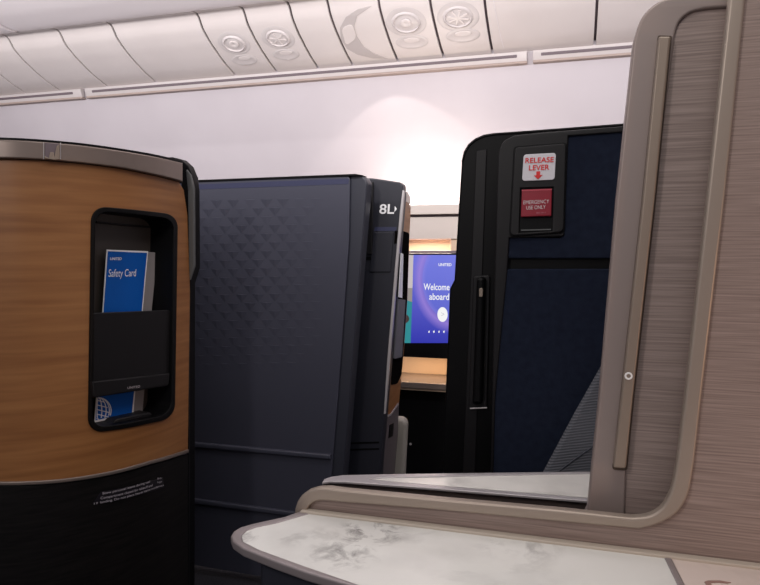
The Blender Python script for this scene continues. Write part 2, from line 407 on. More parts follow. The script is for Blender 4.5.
# valence rails
rail_s = Curved('X', [(3.305, 2.168), (3.31, 2.145), (3.32, 2.122)])
def railx(px, py): return rail_s.uv(px, py)[0]
rspans = [(-4.6, railx(82, 96), 'left ivory valence rail with a dark slot, under the leftmost overhead panels', -4.6, railx(74, 97)),
          (railx(86, 96), railx(527, 51), 'long middle ivory valence rail with a dark slot below the vents', railx(93, 95), railx(517, 52)),
          (railx(533, 50), 1.4, 'right ivory valence rail with a dark slot, running behind the veneer door', railx(541, 50), 1.4)]
for k, (a, b, lab, sa, sb) in enumerate(rspans):
    t = thing('valence_rail', ((a+b)/2, 3.33, 2.12), lab, 'rail', 'valence rails')
    plate_uv('rail_body', valence_m, t, rail_s, [[(a, 0.0), (b, 0.0), (b, rail_s.s[-1]), (a, rail_s.s[-1])]], 0.03, 0.003, 0)
    plate_uv('light_slot', slot_m, t, rail_s, [[(sa, 0.014, .004), (sb, 0.014, .004), (sb, 0.028, .004), (sa, 0.028, .004)]], 0.002, 0, 0.0011)
    link('rail_underside', box_mesh((a+b)/2, 3.335, 2.119, b-a, 0.035, 0.012, 0.003), railshade_m, t)

# overhead bins: rounded undersides above the panels
binp = Curved('X', [(1.75, 2.85), (1.95, 2.65), (2.2, 2.49), (2.45, 2.40), (2.65, 2.364), (2.79, 2.35), (2.84, 2.352), (2.865, 2.366), (2.875, 2.44)])
bx = wallY(2.84).uv(17, 32)[0]
for a, b, lab in ((-4.6, bx-0.012, 'overhead bin underside cut off at the top left corner'), (bx+0.012, 1.4, 'long overhead bin underside along the top of the cabin')):
    t = thing('overhead_bin', ((a+b)/2, 2.8, 2.45), lab, 'luggage bin', 'overhead bins')
    plate_uv('bin_door', bin_m, t, binp, [[(a, 0.0, .05), (b, 0.0, .05), (b, binp.s[-1], .05), (a, binp.s[-1], .05)]], 0.02, 0.004, 0)
struct(link('trim_2', box_mesh(-1.6, 2.96, 2.50, 6.0, 0.14, 0.05), bin_m, None), 'recess strip between the bins and the overhead panels')
struct(link('ceiling', box_mesh(-1.0, 1.5, 3.05, 7.2, 4.6, 0.04), bin_m, None), 'cabin ceiling above the bins')

# ================================================================== left wood seat console
def plan_pt(px, D):
    L_ = (px-W/2)/FPX*D; return (-D*math.sin(YAW)+L_*math.cos(YAW), D*math.cos(YAW)+L_*math.sin(YAW))
ctrl = [(-200, 1.40), (-90, 1.385), (0, 1.405), (50, 1.445), (110, 1.53), (150, 1.63), (175, 1.725), (197, 1.83), (210, 1.90)]
cp = []
for i in range(len(ctrl)-1):
    p0, p1, p2, p3 = (Vector(plan_pt(*ctrl[max(0, min(len(ctrl)-1, j))])) for j in (i-1, i, i+1, i+2))
    for k in range(8):
        t = k/8; q = 0.5*((2*p1)+(p2-p0)*t+(2*p0-5*p1+4*p2-p3)*t*t+(3*p1-p0-3*p2+p3)*t**3); cp.append((q.x, q.y))
cp.append(plan_pt(*ctrl[-1]))
wc = Curved('Z', cp)
WL = thing('seat_console', (-1.05, 1.5, 0.0), 'curved honey wood seat console at far left with a black literature pocket', 'console')
top = [(-110, 158), (-60, 157), (0, 157.5), (40, 158.5), (80, 161.5), (120, 166.5), (150, 172), (178, 180)]
botw = [(188, 450), (170, 455.5), (150, 461), (120, 469.5), (90, 475.5), (60, 479.5), (30, 481.5), (0, 482), (-110, 482)]
sidex = [(183.8, 190), (187.6, 215), (190, 290)]
pocket = [(93, 207, 16), (177, 216, 13), (174, 417, 15), (89.5, 433, 17)]
plate('wood_panel', wood_m, WL, wc, [top+sidex+botw, pocket], 0.02, 0.001)
def shift(pts, dy): return [(x, y+dy) for x, y in pts]
plate('wood_edge_strip', rail_m, WL, wc, [[(189, 449.5)]+botw[1:]+shift(botw[1:], 3.6)[::-1]+[(189, 452.8)]], 0.012, 0.002, 0.004)
low = shift(botw, 4.5)
plate('lower_panel', black_m, WL, wc, [low+[(-110, 700), (188, 640)]], 0.02, 0.001, -0.002)
rt = [(-110, 138.5), (0, 139.5), (45, 141.8), (80, 145), (120, 150.5), (150, 155.5), (183, 163)]
rb = [(183, 181.5), (150, 173.5), (120, 167.5), (80, 162.5), (45, 159.5), (0, 158), (-110, 158)]
plate('top_rail', rail_m, WL, wc, [rt+rb], 0.03, 0.003, 0.014)
plate('rail_cap', bplastic_m, WL, wc, [shift(rt, -2.2)+shift(rt, 0.6)[::-1]], 0.05, 0.001, 0.012)
plate('rail_lower_gasket', bplastic_m, WL, wc, [shift(rb[::-1], -1)+shift(rb, 1.2)], 0.02, 0, 0.005)
clip = thing_clip = plate('rail_clip', slot_m, WL, wc, [[(45, 142.5), (59.5, 143.8), (59.5, 159.8), (45, 158.5)]], 0.006, 0.001, 0.0175)
plate('clip_hook', gold_m, clip, wc, [[(44.5, 155.8), (49, 158), (50, 152), (54, 152.3), (54.5, 156.5), (56.8, 146), (59.6, 144.2), (60, 159.6), (44.5, 158.6)]], 0.006, 0.001, 0.021)
for xx in (43.7, 60.6):
    plate('joint_line', silver_m, WL, wc, [[(xx-.4, 142.5), (xx+.4, 142.6), (xx+.4, 159.3), (xx-.4, 159.2)]], 0.002, 0, 0.0155)
# right side frame with bumper, on an upright plane across the shell's end
sf = wallY(1.575)
fr = [(158, 157.5), (172, 157), (181, 159.5), (188, 166), (192.5, 177), (194, 190), (194.5, 268), (189.5, 284), (189, 760), (185.5, 760), (187.2, 290), (186.2, 262), (182.5, 200), (180.2, 178), (177, 168), (168, 163)]
plate('side_frame', bplastic_m, WL, sf, [fr], 0.03, 0.003, 0.0)
plate('side_bumper', grey_m, WL, sf, [[(185.5, 168, 3), (190.5, 175), (193.5, 188), (194, 266), (189.5, 280), (188.6, 274), (187.6, 190)]], 0.010, 0.003, 0.006)
plate('side_edge', charcoal_m, WL, sf, [[(187.6, 286), (189, 286), (188.4, 720), (187, 720)]], 0.006, 0.001, 0.003)
link('console_core', box_mesh(-1.64, 1.84, 0.72, 0.60, 0.30, 1.36, 0.03), charcoal_m, WL)
# pocket: recess walls, back, frame lip
A2 = Vector(wc.at(wc.uv(91, 250)[0])[0]); B2 = Vector(wc.at(wc.uv(176, 250)[0])[0])
pd = (B2-A2).normalized(); pn = Vector((pd.y, -pd.x))
def pocket_plane(depth):
    o = A2-pn*depth; return Flat((o.x, o.y, 0), (pd.x, pd.y, 0), (0, 0, 1))
grow = [(91.8, 205.5, 16), (178.3, 214.5, 13), (175.3, 418.5, 15), (88.2, 434.8, 17)]
shrink = [(96, 210.5, 14), (174, 219, 11), (171.5, 414, 13), (92.5, 429, 15)]
PK = plate('literature_pocket', bplastic_m, WL, wc, [grow, shrink], 0.075, 0.002, 0.005)
pp = pocket_plane(0.062)
u0, v0 = pp.uv(84, 200); u1, v1 = pp.uv(182, 445)
plate_uv('pocket_back', pocketback_m, PK, pp, [[(u0-.01, v0+.02), (u1+.01, v0+.02), (u1+.01, v1-.02), (u0-.01, v1-.02)]], 0.006)
for dx in (0, 7, 12):
    plate('pocket_guide', charcoal_m, PK, pp, [[(160+dx*.8, 224), (162.5+dx*.8, 224), (160+dx*.8, 408), (157.5+dx*.8, 408)]], 0.012, 0.001, 0.015)
plate('pocket_top_line', charcoal_m, PK, pp, [[(97, 221), (150, 226), (150, 228), (97, 223)]], 0.01, 0.001, 0.008)
plate('pocket_sill', charcoal_m, PK, pp, [[(93, 431), (94, 424), (103, 429), (112, 424), (117, 419), (150, 412), (156, 418), (165, 417), (170, 411), (172, 424)]], 0.06, 0.004, 0.055)
pf = pocket_plane(-0.002)
plate('pocket_flap', charcoal_m, PK, pf, [[(94, 313, 2), (171, 310, 3), (170, 381), (93, 388)]], 0.008, 0.002, 0.0)
plate('pocket_handle', charcoal_m, PK, pf, [[(92.5, 382), (170, 373.5), (169, 386, 3), (94, 398, 2)]], 0.018, 0.003, 0.008)
text('pocket_lettering', 'UNITED', dimwhite_m, PK, pf, (127.5, 389), (140, 387.5), (127.5, 386.7), 0.0095, 0.0)
# placard on the lower black panel
pl = plate('placard', mat('placard_black', (0.010, 0.008, 0.012), 0.4), WL, wc, [[(93, 503.5), (101, 492), (163, 477.5), (164, 487), (150, 492)]], 0.002, 0, 0.0005)
lines = [('Stow personal items during taxi', (102.5, 494.6), (150, 482.4), 2.4), ('Compartment closed for takeoff and', (100.5, 499.4), (152.5, 486.2), 2.4), ('landing. Do not place heavy items inside', (100.3, 503.4), (158, 487.6), 2.2),
         ('lbs', (157.5, 479.6), (161.5, 478.6), 1.8), ('kgs', (157.5, 483.2), (162, 482.1), 1.8), ('max', (158, 487.4), (164, 485.6), 1.8), ('12', (94, 504.6), (98, 503.6), 1.8)]
for s_, a, b, h in lines: text('placard_lettering', s_, dimwhite_m, pl, wc, a, b, (a[0], a[1]-h), 0.0025, 0.006)

# cards in the pocket
def card(depth, pts, material, border=None): 
    pl_ = pocket_plane(depth); return pl_
c1 = pocket_plane(0.040); c2 = pocket_plane(0.047)
bk = plate('grey_booklet', cardgrey_m, None, c2, [[(130, 251), (157.5, 252.5), (150, 330), (142.5, 413), (120, 416)]], 0.006, 0.001)
tag(bk, 'thin grey booklet tucked behind the blue safety card in the wood console pocket', 'booklet')
SC = thing('safety_card', c1.P(*c1.uv(113, 421), 0), 'blue and white safety card standing in the black pocket of the wood console', 'card')
plate('card_sheet', white_m, SC, c1, [[(106.8, 249.6), (148.2, 251.2), (141, 330), (133.3, 414.5), (94.5, 422.5), (101, 335)]], 0.002, 0)
plate('blue_print', cardblue_m, SC, c1, [[(108, 251.2), (147, 252.8), (140, 330), (132, 412.5), (95.6, 420.3), (102, 335)]], 0.001, 0, 0.0008)
text('card_lettering', 'UNITED', white_m, SC, c1, (110, 260), (121.5, 260), (110.3, 257.4), 0.0014, 0.02)
text('card_lettering', 'Safety Card', white_m, SC, c1, (108.5, 276.8), (135.8, 276.2), (109, 269.2), 0.0014, 0.0)
# globe emblem: meridian and parallel bands clipped to the card corner
gl = []
gc, gr = (96.5, 410.5), 13.0
for k in range(5):
    kk = (k-1.2)/4
    pts = []
    for j in range(17):
        a = -math.pi/2+math.pi*j/16; x = gc[0]+gr*math.sin(kk*1.5+0.35)*math.cos(a)+1.5; y = gc[1]+gr*math.sin(a)
        if x > 96 and y < 420.2-(x-95.6)*0.21-0.4 and y > 397: pts.append((x, y))
    if len(pts) > 2: gl.append(pts)
for k in range(5):
    yy = gc[1]-gr+2.6+k*4.6; pts = []
    for j in range(13):
        x = 96.2+j*1.1; y = yy+((x-96)/gr)*3.2
        if (x-gc[0])**2+(yy-gc[1])**2 < gr*gr and y < 420.2-(x-95.6)*0.21-0.4: pts.append((x, y))
    if len(pts) > 2: gl.append(pts)
gm = [plate_mesh(c1, [[c1.uv(*p) for p in strip(pts, 0.9)]], 0.0006, 0, 0.0014) for pts in gl]
link('globe_emblem', join_meshes(gm), white_m, SC, None)

# ================================================================== blue suite door
BD = thing('suite_door', (-0.75, 2.08, 0.08), 'tall slate blue suite door with embossed triangle pattern and two low ridges', 'door')
bp_ = wallY(2.05)
plate('door_slab', blue_m, BD, bp_, [[(120, 185.5), (195, 181.2), (350, 175.5, 5), (349, 240), (338.5, 390), (332, 470), (325, 588), (120, 552)]], 0.05, 0.003)
plate('door_edge', bluedge_m, BD, Flat((0, 2.056, 0), (1, 0.0, 0), (0, 0, 1)), [[(350, 175), (360, 174, 5), (367.5, 180, 5), (361, 258), (349.5, 400), (343, 478), (334, 588), (325, 588), (332, 470), (338.5, 390), (349, 240)]], 0.06, 0.006)
plate('door_top_cap', bplastic_m, BD, bp_, [[(120, 184.2), (195, 180), (355, 173.8), (362, 175), (355, 176), (195, 182), (120, 186.3)]], 0.055, 0.001, 0.003)
plate('accent_band', navyband_m, BD, bp_, [[(120, 188), (195, 184.5), (349, 178.5), (348.5, 184), (195, 189.5), (120, 193)]], 0.001, 0, 0.0006)
for a, b, c, d in (((120, 436), (330, 455), (330, 460), (120, 441)), ((120, 489.5), (330, 517), (330, 522), (120, 494.5))):
    plate('door_ridge', blue_m, BD, bp_, [[a, b, c, d]], 0.016, 0.005, 0.012)
# embossed triangles (one relief mesh)
bm = bmesh.new()
for r in range(20):
    for c in range(13):
        px = 200+c*16.6+(8.3 if r % 2 else 0); py = 203+r*8.6-0.02*(px-195)
        fade = min(1, (330-px)/60 if px > 270 else 1)*min(1, max(0, (390-py)/90))
        if px > 330 or fade <= 0.06: continue
        if r < 3 and (c+r) % 3 == 0: fade *= 0.4
        u, v = bp_.uv(px, py); sx, sy = 0.024, 0.021
        tri = [bp_.P(u-sx, v+0.008, 0.0002), bp_.P(u+sx, v+0.008, 0.0002), bp_.P(u, v-sy, 0.0002)]
        h = 0.0034*fade; ap = bp_.P(u, v+0.0075, h)
        a = [bm.verts.new(p) for p in tri]; q = bm.verts.new(ap)
        for i in range(3): bm.faces.new((a[i], a[(i+1) % 3], q))
bmesh.ops.recalc_face_normals(bm, faces=bm.faces)
for f in bm.faces:
    if f.normal.y > 0: f.normal_flip()
me = bpy.data.meshes.new('e'); bm.to_mesh(me); bm.free()
link('embossed_triangles', me, blue_m, BD, None)

# ================================================================== 8L seat shell
SH = thing('seat_shell', (-0.75, 2.3, 0.0), 'dark slate seat shell marked 8L with a narrow wood side, right of the blue door', 'seat shell')
s8 = wallY(2.20)
shell_m = mat('dark_shell_plastic', (0.017, 0.018, 0.026), 0.42)
plate('shell_front', shell_m, SH, s8, [[(335, 179), (372, 178, 3), (402.5, 182.5, 4), (403.2, 196), (382.6, 438), (378, 492), (371, 585), (325, 585)]], 0.05, 0.005)
plate('shell_shoulder', charcoal_m, SH, s8, [[(362, 182, 2), (373, 182), (372, 254), (357, 255)]], 0.012, 0.003, 0.008)
plate('shoulder_gap', bplastic_m, SH, s8, [[(354, 256.5), (371, 256.5), (371, 260), (353, 260)]], 0.004, 0, 0.002)
plate('accent_band', navyband_m, SH, s8, [[(375, 227), (396.5, 227), (396, 231), (374, 231)]], 0.002, 0, 0.001)
plate('access_cover', shell_m, SH, s8, [[(374, 232, 1), (393.5, 232, 1), (390.5, 272, 1), (369.5, 272, 1)]], 0.006, 0.0015, 0.004)
for a in (442.5, 449): plate('groove', bplastic_m, SH, s8, [[(347, a), (379, a-1), (379, a+.8), (347, a+1.8)]], 0.003, 0, 0.0012)
text('seat_number', '8L', white_m, SH, s8, (379.2, 213.6), (394.0, 213.6), (379.8, 204.2), 0.001, 0.018)
plate('seat_arrow', white_m, SH, s8, [[(394.8, 206), (396.9, 209), (394.4, 212)]], 0.001, 0, 0.001)
# side face: an upright board that runs back from the front's right edge
def on_s(px, py, Y): f = wallY(Y); return f.P(*f.uv(px, py), 0)
nt, ft, nb = on_s(402.8, 200, 2.20), on_s(408, 300, 2.52), on_s(382.3, 440, 2.20)
side = Flat(nt, ft-(nt+nb)*0.5, nt-nb)
plate('side_trim', silver_m, SH, s8, [[(402.4, 190), (404.2, 191), (403.4, 200), (397.8, 264), (393.2, 318), (389.6, 360), (385.2, 414), (383.6, 414), (387.0, 360), (390.6, 318), (395, 264), (399.5, 213)]], 0.014, 0.002, 0.006)
plate('side_cap', cream_m, SH, side, [[(405, 191, 1), (407.5, 191.5, 2), (410.4, 197, 2), (410.2, 204), (404, 200)]], 0.02, 0.001, 0.001)
plate('side_wood', wood_m, SH, side, [[(403.0, 200), (408.5, 202, 1), (410.8, 207), (409.6, 235), (407.5, 300), (404, 350), (399, 403), (391, 414), (386.6, 415.5), (394.6, 310)]], 0.022, 0.001)
plate('side_lower_panel', mauve_m, SH, side, [[(387, 416.5), (391, 415), (399, 404), (398, 440), (394, 530), (379, 530)]], 0.024, 0.002, 0.001)
plate('side_lower_trim', silver_m, SH, side, [[(387, 415.2), (391, 413.7), (398.6, 402.6), (398.6, 404.6), (391, 415.7), (387, 417.2)]], 0.024, 0.0, 0.002)
sp = plate('side_pocket', mat('matte_black', (0.006, 0.005, 0.005), 0.9, spec=0.0), SH, side, [[(400.5, 230, 2), (409.4, 233, 2), (407.2, 300), (401.8, 374), (397.5, 384, 2), (391.2, 385, 1), (394.5, 330)]], 0.02, 0.001, 0.002)
plate('side_pocket_flap', charcoal_m if False else mat('flap_grey', (0.16, 0.16, 0.18), 0.8, spec=0.1), sp, side, [[(399.0, 299), (405.6, 300), (402.2, 357, 1), (394.6, 359, 1)]], 0.006, 0.001, 0.010)
plate('side_switch', bplastic_m, SH, side, [[(390, 425), (394, 423), (393, 436), (389, 438)]], 0.003, 0, 0.003)
sc2 = plate('paper_card', white_m, None, side, [[(401.2, 253, .5), (403.4, 254, .5), (402.4, 298), (398.6, 297)]], 0.002, 0, 0.0105)
tag(sc2, 'sliver of a white paper card in the side pocket of the 8L shell', 'card')
# upholstered pad right of the shell
ps = wallY(2.56)
pd_o = plate('armrest_pad', pad_m, None, ps, [[(391, 418, 6), (406.5, 418.5, 8), (402.5, 500), (400, 590), (386, 590)]], 0.05, 0.014)
tag(pd_o, 'beige grey upholstered pad at the foot of the 8L shell side', 'armrest')

# ================================================================== far screen console
uY = 2.95; u_s = wallY(uY)
UN = thing('screen_console', (-0.6, 3.05, 0.0), 'cream and wood console with warm lit niches around the seat screen', 'console')
def P3(px, py, Y): f = wallY(Y); return f.uv(px, py)
XL, XR = u_s.uv(392, 300)[0]-0.05, u_s.uv(540, 300)[0]
def zc(py, px=430): return u_s.uv(px, py)[1]
z_top, z1, z2, z3, z4 = zc(205), zc(214.5), zc(217), zc(239), zc(250.5)
z5, z6, z7, z8, z9 = zc(254), zc(343.5), zc(357), zc(381), zc(387.5)
def ubox(n, m_, za, zb, y0, y1, xa=XL, xb=XR, bev=0.003, par=None):
    return link(n, box_mesh((xa+xb)/2, (y0+y1)/2, (za+zb)/2, xb-xa, y1-y0, zb-za, bev), m_, par or UN)
ubox('top_ledge', cream_m, z1, z_top, uY-0.02, uY+0.24)
ubox('ledge_shadow_gap', slot_m, z2, z1, uY+0.01, uY+0.22, bev=0)
ubox('upper_fascia', cream_m, z3, z2, uY, uY+0.20)
ubox('niche_back', warm_m, z9, z3, uY+0.18, uY+0.22)
ubox('niche_shelf', slot_m, z5, z4, uY, uY+0.18)
ubox('niche_side', warm_m, z5, z3, uY+0.01, uY+0.18, xa=u_s.uv(452, 300)[0]-0.01, xb=u_s.uv(452, 300)[0]+0.06)
ubox('lower_niche_side', warm_m, z9, z7, uY+0.01, uY+0.18, xa=u_s.uv(455, 300)[0], xb=u_s.uv(455, 300)[0]+0.06)
ubox('lower_ledge', rail_m, z9, z8, uY-0.05, uY+0.18, bev=0.006)
ubox('lower_fascia', warm_m, zc(389.5), z9, uY-0.04, uY+0.18)
ubox('footwell_body', bplastic_m, 0.0, zc(390), uY+0.02, uY+0.24)
link('body_stud', lathe_on(wallY(uY+0.018), 410.5, 444, [(0.006, 0), (0.005, 0.005), (0, 0.006)]), silver_m, UN)
for z, e, nc in ((z3-0.012, 2.6, (1.0, 0.80, 0.62)), (z7-0.010, 0.75, (1.0, 0.68, 0.42))):
    l = bpy.data.lights.new('niche_light', 'AREA'); l.shape = 'RECTANGLE'; l.size = 0.34; l.size_y = 0.02; l.energy = e; l.color = nc
    o = bpy.data.objects.new('niche_light', l); COL.objects.link(o); o.location = (-0.64, uY+0.06, z); o.parent = None
# screen
TV = thing('seat_screen', (-0.6, uY, zc(357)), 'flat seat screen glowing blue with a welcome message', 'screen')
ubox('bezel', bplastic_m, z7, z5+0.004, uY-0.03, uY+0.05, bev=0.004, par=TV)
sc = wallY(uY-0.0305)
scm = mat('screen_picture', (0.01, 0.01, 0.01), 0.3); N, L, b = nodes(scm)
# generated blue field with violet swooshes, in the screen's own coordinates
xL, zB = sc.uv(403, 343); xR, zT = sc.uv(486, 254)
tc = N.new('ShaderNodeTexCoord'); sep = N.new('ShaderNodeSeparateXYZ'); L.new(tc.outputs['Object'], sep.inputs[0])
def math_n(op, a, b_=None, clamp=False):
    n = N.new('ShaderNodeMath'); n.operation = op; n.use_clamp = clamp
    for k, x in enumerate((a, b_)):
        if x is None: continue
        if isinstance(x, (int, float)): n.inputs[k].default_value = x
        else: L.new(x, n.inputs[k])
    return n.outputs[0]
lx, lz = TV.location.x, TV.location.z
U = math_n('DIVIDE', math_n('SUBTRACT', sep.outputs[0], xL-lx), xR-xL); Vv = math_n('DIVIDE', math_n('SUBTRACT', sep.outputs[2], zB-lz), zT-zB)
def mixc(f, c1, c2):
    n = N.new('ShaderNodeMix'); n.data_type = 'RGBA'
    if isinstance(f, float): n.inputs[0].default_value = f
    else: L.new(f, n.inputs[0])
    for k, c in ((6, c1), (7, c2)):
        if isinstance(c, tuple): n.inputs[k].default_value = (*c, 1)
        else: L.new(c, n.inputs[k])
    return n.outputs[2]
base = mixc(math_n('MULTIPLY', Vv, 1.0, True), (0.030, 0.035, 0.42), (0.16, 0.17, 0.72))
# ring swoosh: distance from (0.62,0.62) elliptical
du = math_n('SUBTRACT', U, 0.60); dv = math_n('MULTIPLY', math_n('SUBTRACT', Vv, 0.72), 0.82)
dd = math_n('SQRT', math_n('ADD', math_n('MULTIPLY', du, du), math_n('MULTIPLY', dv, dv)))
band = math_n('SUBTRACT', 1.0, math_n('DIVIDE', math_n('ABSOLUTE', math_n('SUBTRACT', dd, 0.40)), 0.085), True)
band = math_n('MULTIPLY', band, 0.75)
c_ = mixc(band, base, (0.36, 0.24, 0.72))
top_g = math_n('MULTIPLY', math_n('LESS_THAN', dd, 0.36), 0.35); c_ = mixc(top_g, c_, (0.20, 0.25, 0.85))
L.new(c_, b.inputs['Emission Color']); b.inputs['Emission Strength'].default_value = 0.95
plate('screen_image', scm, TV, sc, [[(413.5, 255), (500, 255), (500, 343), (410.5, 343)]], 0.002, 0, 0.001)
def em(n, c, s=0.9): return mat(n, (0.01, 0.01, 0.01), 0.3, 0, c, s)
plate('side_picture', em('pic_cream', (0.62, 0.55, 0.56)), TV, sc, [[(402, 255), (413.4, 255), (412.6, 288), (402, 288)]], 0.002, 0, 0.001)
plate('side_picture', em('pic_sand', (0.33, 0.29, 0.27)), TV, sc, [[(402, 288), (412.6, 288), (412.2, 302), (402, 299)]], 0.002, 0, 0.001)
plate('side_picture', em('pic_teal', (0.03, 0.27, 0.30)), TV, sc, [[(402, 299), (412.2, 302), (410.6, 343), (400, 343)]], 0.002, 0, 0.001)
plate('side_picture', em('pic_brown', (0.06, 0.035, 0.03)), TV, sc, [[(402, 314, 1), (407, 314, 3), (410, 319, 3), (407, 323, 2), (402, 324, 1)]], 0.002, 0, 0.0015)
tw = em('screen_white', (1, 1, 1), 0.9)
text('screen_lettering', 'UNITED', tw, TV, sc, (438.5, 266), (451.5, 266), (438.5, 263.2), 0.0016, 0.02)
text('screen_lettering', 'Welcome', tw, TV, sc, (423.5, 289.8), (449.5, 290.2), (423.7, 283.4), 0.0016, 0.012)
text('screen_lettering', 'aboard', tw, TV, sc, (429.2, 299.6), (449, 299.9), (429.4, 293.2), 0.0016, 0.012)
link('screen_button', lathe_on(sc, 442.5, 314.5, [(0.025, 0.0016), (0, 0.0018)], 0.95, 1.35), tw, TV, None)
text('screen_lettering', '>', em('screen_grey', (0.22, 0.22, 0.35)), TV, sc, (441.3, 317), (444.3, 317), (441.3, 311.5), 0.0024, -0.02)
for k in range(4): plate('screen_icon', tw, TV, sc, [[(429-.5-.4*(k%2)+k*5, 331), (429+.6+k*5, 330.6), (429+.5+k*5, 332.6), (429-.6+k*5, 332.8)]], 0.001, 0, 0.002)

# ================================================================== release lever shell
RS = thing('stowed_suite_door', (0.45, 1.5, 0.0), 'black framed navy fabric partition carrying the release lever signs', 'partition')
ro = wallY(1.50)
plate('outer_shell', bplastic_m, RS, ro, [[(700, 117.5), (520, 131), (494, 132.8), (484, 134.4), (475, 138.2), (468, 144), (463.6, 151.5), (461.4, 161), (457.5, 222), (454, 280), (449.5, 289), (447.5, 340), (444, 420), (442, 500), (440, 640), (700, 640)]], 0.14, 0.006)
plate('shell_lip', charcoal_m, RS, ro, [[(700, 117.5), (520, 131), (494, 132.8), (484, 134.4), (475, 138.2), (468, 144), (463.6, 151.5), (461.4, 161), (463.0, 161.5), (465.4, 153), (469.4, 146), (476, 140.4), (485, 136.6), (495, 135), (520, 133.2), (700, 120)]], 0.01, 0.002, 0.004)
for x0, x1 in ((476, 487),):
    plate('shell_facet', charcoal_m if x0 > 470 else mat('brown_black', (0.028, 0.018, 0.016), 0.35), RS, ro, [[(x0, 151, 1), (x1, 149, 1), (x1-18, 640), (x0-20, 640)]], 0.008, 0.002, 0.003)
rp = wallY(1.43)
frame_o = [(730, 117.8), (540, 132.5), (514, 135.5), (503, 141, 4), (498, 153, 4), (494, 300), (487, 640), (730, 640)]
fh1 = [(568.5, 136), (700, 126), (700, 259), (508, 259.5), (509.5, 240), (566, 240, 2)]
fh2 = [(507.5, 268.5), (700, 268.5), (700, 635), (489.5, 635), (495, 400)]
plate('front_frame', charcoal_m, RS, rp, [frame_o, [(568.5, 136), (700, 126), (700, 635), (489.5, 635), (495, 400), (507.5, 268), (509.5, 238), (564.3, 236.5, 3)]], 0.045, 0.003)
plate('fabric_panel', navy_m, RS, rp, [[(560, 134), (700, 123), (700, 258.5), (505, 258.5), (506, 236), (560, 238)]], 0.02, 0.004, -0.006)
plate('fabric_panel', navy_m, RS, rp, [[(506, 269), (700, 269), (700, 637), (488, 637), (494, 400)]], 0.02, 0.004, -0.004)
plate('fabric_groove', bplastic_m, RS, rp, [[(504, 257), (700, 257), (700, 270), (504, 270)]], 0.01, 0, -0.018)
HS = plate('lever_housing', charcoal_m, RS, rp, [[(514.8, 147.5, 4), (566, 143.2, 4), (563.5, 232, 5), (510, 236, 5)], [(520.5, 188), (553.3, 187), (552.3, 231), (518.8, 233)]], 0.02, 0.002, 0.008)
plate('housing_gasket', bplastic_m, RS, rp, [[(513.6, 146.2, 4), (567.2, 142, 4), (564.7, 233.3, 5), (508.8, 237.3, 5)]], 0.012, 0.001, 0.002)
plate('recess_back', bplastic_m, HS, rp, [[(519, 187), (554, 186), (553, 232), (517.5, 234)]], 0.004, 0, -0.006)
plate('recess_ledge', grey_m, HS, rp, [[(521, 229.6), (551, 228.8), (551, 230), (521, 230.8)]], 0.01, 0.0, 0.006)
plc = plate('release_placard', placard_m, HS, rp, [[(523.6, 154.5, 3), (556, 152.8, 3), (554.6, 179.7, 3), (522, 181, 3)]], 0.003, 0.0008, 0.011)
text('release_lettering', 'RELEASE', redprint_m, plc, rp, (525.2, 163.0), (553.6, 161.9), (525.5, 158.0), 0.0125, 0.015)
text('release_lettering', 'LEVER', redprint_m, plc, rp, (528.8, 170.3), (549.2, 169.5), (529.1, 165.2), 0.0125, 0.015)
plate('release_arrow', redprint_m, plc, rp, [[(536.4, 171.4), (540.2, 171.2), (540, 175), (542.6, 174.9), (537.9, 179.3), (533.8, 175.3), (536.2, 175.2)]], 0.001, 0, 0.0125)
fl_ = plate('emergency_flap', redflap_m, HS, rp, [[(521.8, 189.6, 1), (552, 188.5, 1), (551.2, 216, 1), (520.8, 217, 1)]], 0.008, 0.002, 0.013)
plate('flap_edge', mat('flap_edge_red', (0.5, 0.06, 0.09), 0.4), fl_, rp, [[(521.8, 189.8), (551.8, 188.8), (551.8, 190.2), (521.8, 191.2)]], 0.001, 0, 0.0136)
text('emergency_lettering', 'EMERGENCY', white_m, fl_, rp, (523.4, 204.3), (549.0, 203.1), (523.6, 200.6), 0.0136, -0.012)
text('emergency_lettering', 'USE ONLY', white_m, fl_, rp, (526.3, 209.6), (545.4, 208.6), (526.5, 205.9), 0.0136, -0.012)
text('emergency_lettering', '847-201-1', mat('pinkprint', (0.5, 0.2, 0.25), 0.5), fl_, rp, (536.5, 213.6), (545.5, 213.1), (536.5, 212.2), 0.0136, 0.0)
# pull handle on the black end
pg = plate('pull_recess', charcoal_m, RS, ro, [[(473, 276, 3), (490, 275, 3), (487, 408, 2), (468.5, 410, 2)]], 0.01, 0.003, 0.008)
plate('pull_handle', bplastic_m, pg, ro, [[(476.5, 277, 4), (485, 277, 4), (482, 405, 3), (472, 405, 3)]], 0.03, 0.008, 0.03)
plate('handle_tip', gold_m, pg, ro, [[(479, 288, 2), (483, 288, 2), (482.5, 297, 1), (479, 297, 1)]], 0.004, 0.001, 0.034)
plate('recess_lip', silver_m, pg, ro, [[(470, 408), (487, 407.3), (487, 408.6), (470, 409.4)]], 0.004, 0.001, 0.011)

# ================================================================== grey seat wedge
st = wallY(1.392)
SE = thing('lounge_chair', (0.5, 1.40, 0.4), 'grey ribbed fabric seat side leaning against the navy partition', 'seat')
plate('seat_cushion', seat_m, SE, st, [[(604, 362), (574, 415), (541, 477), (528, 520), (700, 520), (700, 430), (660, 362)]], 0.024, 0.010)
plate('cushion_piping', mat('piping', (0.05, 0.055, 0.07), 0.8), SE, st, [strip([(552, 477), (570, 463), (590, 449), (612, 434), (640, 418)], 1.1)], 0.004, 0.001, 0.003)

